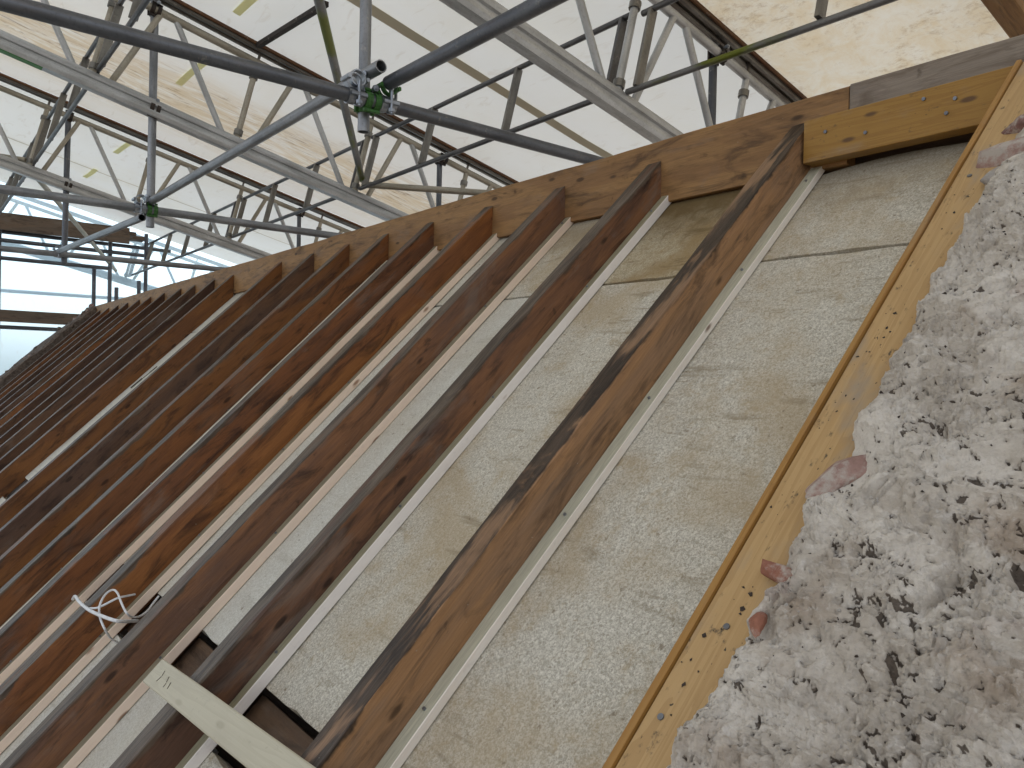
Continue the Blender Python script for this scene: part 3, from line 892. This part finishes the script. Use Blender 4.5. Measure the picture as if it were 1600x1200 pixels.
# verge rafter
VLIFT = .028
vr = MB().prism(RP(-.551, 0, .06 - VLIFT), RP(-.551, S_END, .06 - VLIFT), rect(.112, .12, .003), side=(1, 0, 0), up=NRM, seg=40, wob=.0018, seed=77)
for q in range(8):
    vr.v[0][q] += DOWN * ((vr.v[0][q][1] - 1.805) / math.cos(PITCH))
vr = vr.build('verge_rafter', M['verge'], roof); vr['label'] = 'new pale yellow rafter along the wall top'
MB().prism(RP(-.6125, .05, .010 - VLIFT), RP(-.6125, S_END, .010 - VLIFT), rect(.010, .028, .001), side=(1, 0, 0), up=NRM, seg=30, wob=.0015, seed=5).build('edge_lath', M['lath'], vr)
for s, x in [(.12, -.575), (.46, -.60), (1.405, -.585), (1.535, -.603)]:
    MB().rod(RP(x + .018, s, 0.001 - VLIFT), RP(x + .018, s, -.002 - VLIFT), .0042, 8).build('nail_head', M['nail'], vr)

dk = MB()
for k in range(46):
    s_ = random.choice([.55, .86, .90, 1.02, 1.20, 1.36, 1.46]) + random.gauss(0, .035); x_ = random.uniform(-.598, -.555); sz = random.choice([.0009, .0012, .0016, .002, .003])
    V = np.array([[1, 0, 0], [0, 1, 0], [-1, 0, 0], [0, -1, 0], [.7, .7, 0], [0, 0, .35]], float) * sz * RNG.uniform(.5, 1.5, (6, 1)) + RNG.uniform(-.3, .3, (6, 3)) * sz * (1, 1, .2)
    W = RP(x_, s_, -VLIFT - .0008) + V @ np.stack([np.array([1., 0, 0]), DOWN, NRM])
    dk.add(W, [(0, 4, 5), (4, 1, 5), (1, 2, 5), (2, 3, 5), (3, 0, 5)], V)
dk.build('dirt_specks', M['debris'], vr)['kind'] = 'stuff'

# ------------------------------------------------------------------ gable wall top at the right
wall = empty('gable_wall', (-.3, .8, -1.5)); tag(wall, 'rough lime mortar and rubble top of the gable wall at the right', 'wall')
XR = -.02


def wall_edge(s):
    return -.535 + (fbm(s * 9, 1.3, 4, 31) - .5) * .034 + (fbm(s * 40, 4.3, 3, 33) - .5) * .018 + .012 * (s < .45) * 0


nxg, nsg = 250, 700
S0, S1 = .05, 1.95
ss = np.linspace(S0, S1, nsg)
ww = np.linspace(0, 1, nxg) ** 1.25
SG, WG = np.meshgrid(ss, ww, indexing='ij')
EG = wall_edge(SG)
XG = EG + (XR - EG) * WG
D = XG - EG
h = .008 + .016 * (1 - np.exp(-D / .010))
edge = np.clip(D / .03, .2, 1)
wx = (fbm(XG * 11 + 4, SG * 11, 3, 81) - .5) * .09; ws = (fbm(XG * 11 - 7, SG * 11 + 3, 3, 83) - .5) * .09
XA, SA = XG + wx, SG + ws
h += (fbm(XA * 8, SA * 6, 3, 41) - .5) * .026 * edge
crumb = np.clip((fbm(XA * 7 + 2, SA * 7 + 5, 3, 85) - .40) * 7, .12, 1)          # 0 smooth smear, 1 crumbly
n1 = fbm(XA * 17, SA * 20, 4, 43)
h += (.5 - np.abs(n1 - .5) * 2) * .011 * edge
h += np.abs(fbm(XA * 62, SA * 70, 3, 47) - .5) * -.018 * edge * crumb
h += (fbm(XG * 150, SG * 150, 4, 49, .65) - .5) * .0105 * crumb
h += (fbm(XG * 420, SG * 420, 2, 51) - .5) * .0032 * (.35 + .65 * crumb)
# flakes and beds with a step at their edge
pt = fbm(XA * 6 + 3, SA * 9, 4, 53)
h += np.clip((pt - .50) * 90, 0, 1) * .006
pt2 = fbm(XA * 13 + 13, SA * 20, 4, 57)
h += np.clip((pt2 - .55) * 90, 0, 1) * .0045
pt3 = fbm(XA * 30 + 1, SA * 36 + 9, 3, 63)
h += np.clip((pt3 - .60) * 60, 0, 1) * .004
# cracks and pits that hold dark crumbs
warp = (fbm(XG * 30, SG * 30, 3, 73) - .5) * 3.0
pn = fbm(XG * 62 + SG * 30 + warp, SG * 105 - XG * 36 + warp, 5, 59, .70)
pb_ = fbm(XA * 9 + 8, SA * 9, 3, 61)
pit = np.clip((pn + (pb_ - .5) * .24 - .658) * 16, 0, 1)
h -= pit * .0045
# beds of the stones and brick pieces that show
for (bx_, bs_, br_) in [(-.520, 1.165, .050), (-.540, 1.325, .030), (-.512, 1.405, .018), (-.285, 1.085, .02), (-.522, .415, .055), (-.515, .330, .045), (-.480, .275, .045), (-.450, .38, .04), (-.28, .78, .035)]:
    rr_ = np.sqrt((XG - bx_) ** 2 + (SG - bs_) ** 2) / br_
    h -= np.clip(h - .004, 0, None) * np.exp(-rr_ ** 4) * .75
# sides run down where the mortar stops
h = np.where(WG <= 0, -.004, h)
hb = np.clip(D / .0035, 0, 1)
h = -.004 + (h + .004) * np.sqrt(hb) + VLIFT
P = (O0[None, None, :] + SG[..., None] * DOWN + h[..., None] * NRM)
P[..., 0] += XG + (fbm(XG * 60, SG * 60, 3, 67) - .5) * .008
idx = np.arange(nsg * nxg).reshape(nsg, nxg)
fs = np.stack([idx[:-1, :-1], idx[:-1, 1:], idx[1:, 1:], idx[1:, :-1]], -1).reshape(-1, 4).tolist()
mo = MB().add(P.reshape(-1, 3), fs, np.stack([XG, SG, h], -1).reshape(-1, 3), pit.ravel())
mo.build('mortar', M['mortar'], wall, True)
MB().prism(RP((XR - .52) / 2 , .0, .29), RP((XR - .52) / 2, 2.6, .29), rect(abs(XR) + .50, .56, .01), side=(1, 0, 0), up=NRM, seg=8, wob=.01, seed=91).build('wall_core', M['stone_grey'], wall)


def rock(name, x, s, lift, size, mat, seed, flat=(1, 1, .6), rot=0.0, parent=None, cuts=14, round_=.5):
    import bmesh
    bm = bmesh.new(); bmesh.ops.create_icosphere(bm, subdivisions=4, radius=1.0)
    rng = np.random.default_rng(seed)
    V = np.array([v.co[:] for v in bm.verts]); F = [[v.index for v in f.verts] for f in bm.faces]; bm.free()
    for _ in range(cuts):
        n_ = nz(rng.normal(size=3)); dlim = rng.uniform(.5, .8)
        k = V @ n_ - dlim
        V = V - np.outer(np.clip(k, 0, None), n_)
    V += (fbm(V[:, 0] * 3 + seed, V[:, 1] * 3 + V[:, 2] * 2, 4, seed)[:, None] - .5) * .16 * nz(V.T).T if False else 0
    V *= (1 + (fbm(V[:, 0] * 4 + seed + V[:, 2], V[:, 1] * 4 + V[:, 2] * 2, 4, seed)[:, None] - .5) * .13)
    V = V * np.array(flat) * size
    c, s_ = math.cos(rot), math.sin(rot)
    A = V[:, 0] * c - V[:, 1] * s_; B = V[:, 0] * s_ + V[:, 1] * c
    W = (RP(x, s, 0) + (VLIFT if x > -1 else 0.0) * NRM)[None, :] + A[:, None] * np.array([1, 0, 0]) + B[:, None] * DOWN + (V[:, 2] + lift)[:, None] * NRM
    return MB().add(W, F, V).build(name, mat, parent, True)


# (x, s, lift, size, material, flatness, rotation)
for k, (nm, x, s, li, sz, mt, fl, ro) in enumerate([
        ('stone', -.520, 1.165, .010, .050, 'stone_pink', (.8, 1.1, .45), .5),
        ('brick_fragment', -.535, 1.325, .012, .026, 'brick', (1.3, .6, .5), .25),
        ('brick_fragment', -.512, 1.405, .028, .016, 'brick', (.7, 1.3, .5), -.3),
        ('brick_fragment', -.285, 1.085, .028, .018, 'brick', (.8, 1.3, .5), .4),
        ('stone', -.522, .415, .006, .052, 'stone_pink', (1.3, .6, .6), -.15),
        ('stone', -.515, .330, .008, .042, 'stone_red', (1.3, .55, .7), .1),
        ('stone', -.480, .275, .014, .045, 'stone_red', (1.2, .7, .7), .2),
        ('stone', -.515, .49, .010, .035, 'stone_grey', (1.4, .7, .6), .0),
        ('stone', -.450, .38, .012, .05, 'stone_grey', (1.3, .7, .6), .3),
        ('stone', -.475, .60, .010, .036, 'stone_grey', (1.3, .8, .5), .7),
        ('stone', -.42, .93, .008, .05, 'stone_grey', (1.2, .8, .4), .7),
        ('stone', -.50, 1.235, .006, .04, 'stone_grey', (1.3, .6, .5), .2),
        ('stone', -.28, .78, .010, .04, 'stone_pink', (1.3, .8, .5), 1.0)]):
    rock(nm, x, s, li, sz, M[mt], 100 + k, fl, ro, wall)
# loose crumbs lying on the mortar
cr = MB(); cd = MB()
for k in range(420):
    s = random.uniform(.25, 1.75); e = float(wall_edge(np.array(s))); x = e + abs(random.gauss(0, 1)) * .16 - .004
    if x > XR - .02: continue
    i0 = int((s - S0) / (S1 - S0) * (nsg - 1)); wv = max(0, (x - e) / (XR - e)); j0 = min(nxg - 1, int(wv ** (1 / 1.25) * (nxg - 1)))
    hh = h[i0, j0] if x > e else VLIFT
    sz = random.uniform(.0008, .0026)
    q = cr if k % 4 else cd
    V = np.array([[1, 0, 0], [-1, 0, 0], [0, 1, 0], [0, -1, 0], [0, 0, 1], [0, 0, -1]], float) * sz * RNG.uniform(.4, 1.6, (6, 1)) + RNG.uniform(-.4, .4, (6, 3)) * sz
    W = RP(x, s, 0) + hh * NRM + V @ np.stack([np.array([1., 0, 0]), DOWN, NRM]) + NRM * sz * .5
    q.add(W, [(0, 2, 4), (2, 1, 4), (1, 3, 4), (3, 0, 4), (2, 0, 5), (1, 2, 5), (3, 1, 5), (0, 3, 5)], V)
cr.build('mortar_crumbs', M['crumb'], wall)['kind'] = 'stuff'
cd.build('dark_crumbs', M['debris'], wall)['kind'] = 'stuff'

# far gable wall
fw = empty('gable_wall', (-10.4, .8, -1.5)); tag(fw, 'distant dark stone verge at the far left end of the roof', 'wall')
MB().prism(RP(-10.22, -.02, .20), RP(-10.22, 3, .20), rect(.44, .52, .02), side=(1, 0, 0), up=NRM, seg=30, wob=.03, seed=17).build('wall_core', M['stone_dark'], fw)
for k in range(46):
    rock('stone', -10.22 + random.uniform(-.16, .2), -.05 + k * .052 + random.uniform(-.02, .02), 0.045 + random.uniform(-.015, .015), random.uniform(.035, .06),
         M[random.choice(['stone_dark', 'stone_red', 'stone_dark', 'stone_dark'])], 300 + k, (1.2, .7, .6), random.uniform(-.4, .4), fw)

# ------------------------------------------------------------------ loose things on the roof
bd = MB().prism(RP(-1.752, 1.890, -.0125), RP(-1.02, 1.836, -.0125), rect(.056, .022, .002), side=DOWN, seg=14, wob=.0008, seed=3)
bd = bd.build('timber_offcut', M['treated']); tag(bd, 'pale green treated batten offcut lying across the rafters at the bottom', 'timber')


for (x, ds, dx, l) in [(-1.700, -.012, .006, .010), (-1.694, .000, -.003, .012), (-1.665, -.008, .008, .010), (-1.655, .004, .002, .009), (-1.640, -.002, .007, .012)]:
    s_ = 1.890 - (x + 1.752) * .0738 + ds
    MB().prism(RP(x, s_, -.0242), RP(x + dx, s_ + l, -.0242), rect(.0016, .0006, .0001), up=NRM).build('pencil_mark', M['debris'], bd)


def curve_tube(name, pts, r, mat, label, n=8, sub=8):
    P_ = np.array(pts, float); out = []
    for i in range(len(P_) - 1):
        a = P_[max(0, i - 1)]; b = P_[i]; c = P_[i + 1]; d = P_[min(len(P_) - 1, i + 2)]
        for k in range(sub):
            t = k / sub
            out.append(.5 * ((2 * b) + (-a + c) * t + (2 * a - 5 * b + 4 * c - d) * t * t + (-a + 3 * b - 3 * c + d) * t ** 3))
    out.append(P_[-1]); out = np.array(out)
    vs = []; fs = []; gs = []
    up = np.array([0.2, .1, 1.0])
    for i, p in enumerate(out):
        d = nz(out[min(i + 1, len(out) - 1)] - out[max(i - 1, 0)])
        a = nz(np.cross(d, up)); b = np.cross(d, a)
        for k in range(n):
            an = 2 * math.pi * k / n
            vs.append(p + (a * math.cos(an) + b * math.sin(an)) * r); gs.append((i * .01, math.cos(an) * r, math.sin(an) * r))
    for i in range(len(out) - 1):
        for k in range(n):
            j = (k + 1) % n
            fs.append((i * n + k, i * n + j, (i + 1) * n + j, (i + 1) * n + k))
    fs.append(tuple(range(n))[::-1]); fs.append(tuple(range((len(out) - 1) * n, len(out) * n)))
    o = MB().add(vs, fs, gs).build(name, mat, None, True)
    tag(o, label, 'cable', 'white cables by the rafters')
    return o


curve_tube('cable', [RP(-2.7945, 1.9462, 0.0600), RP(-2.6652, 1.9279, 0.0200), RP(-2.5218, 1.9239, 0.0000), RP(-2.3724, 1.9147, -0.0120), RP(-2.2325, 1.8982, -0.0200), RP(-2.1586, 1.8828, -0.0120), RP(-2.2108, 1.8702, 0.0300), RP(-2.2692, 1.8579, 0.0700)], 0.0046, M['cable'], 'thicker white cable hooked over the rafters at the lower left')
curve_tube('cable', [RP(-2.4029, 1.9130, -0.0060), RP(-2.3463, 1.8974, -0.0100), RP(-2.3143, 1.8782, -0.0120), RP(-2.2951, 1.8473, -0.0060), RP(-2.3232, 1.8277, 0.0200), RP(-2.3495, 1.8152, 0.0400)], 0.0029, M['cable'], 'thin white cable end poking out from the thicker cable')
curve_tube('cable', [RP(-2.3191, 1.9306, 0.0900), RP(-2.2709, 1.9287, 0.0500), RP(-2.2090, 1.9169, 0.0000), RP(-2.2644, 1.9068, -0.0120), RP(-2.2656, 1.8927, -0.0300), RP(-2.2842, 1.8770, -0.0350), RP(-2.3170, 1.8574, -0.0300), RP(-2.3315, 1.8403, -0.0200), RP(-2.3143, 1.8382, -0.0100), RP(-2.2510, 1.8479, -0.0050), RP(-2.1861, 1.8556, 0.0000), RP(-2.2127, 1.8570, 0.0300), RP(-2.2547, 1.8465, 0.0600), RP(-2.2940, 1.8263, 0.0800), RP(-2.3300, 1.8034, 0.0900), RP(-2.3503, 1.7805, 0.0950)], 0.0029, M['cable'], 'thin white cable curled in a loop over the rafter')
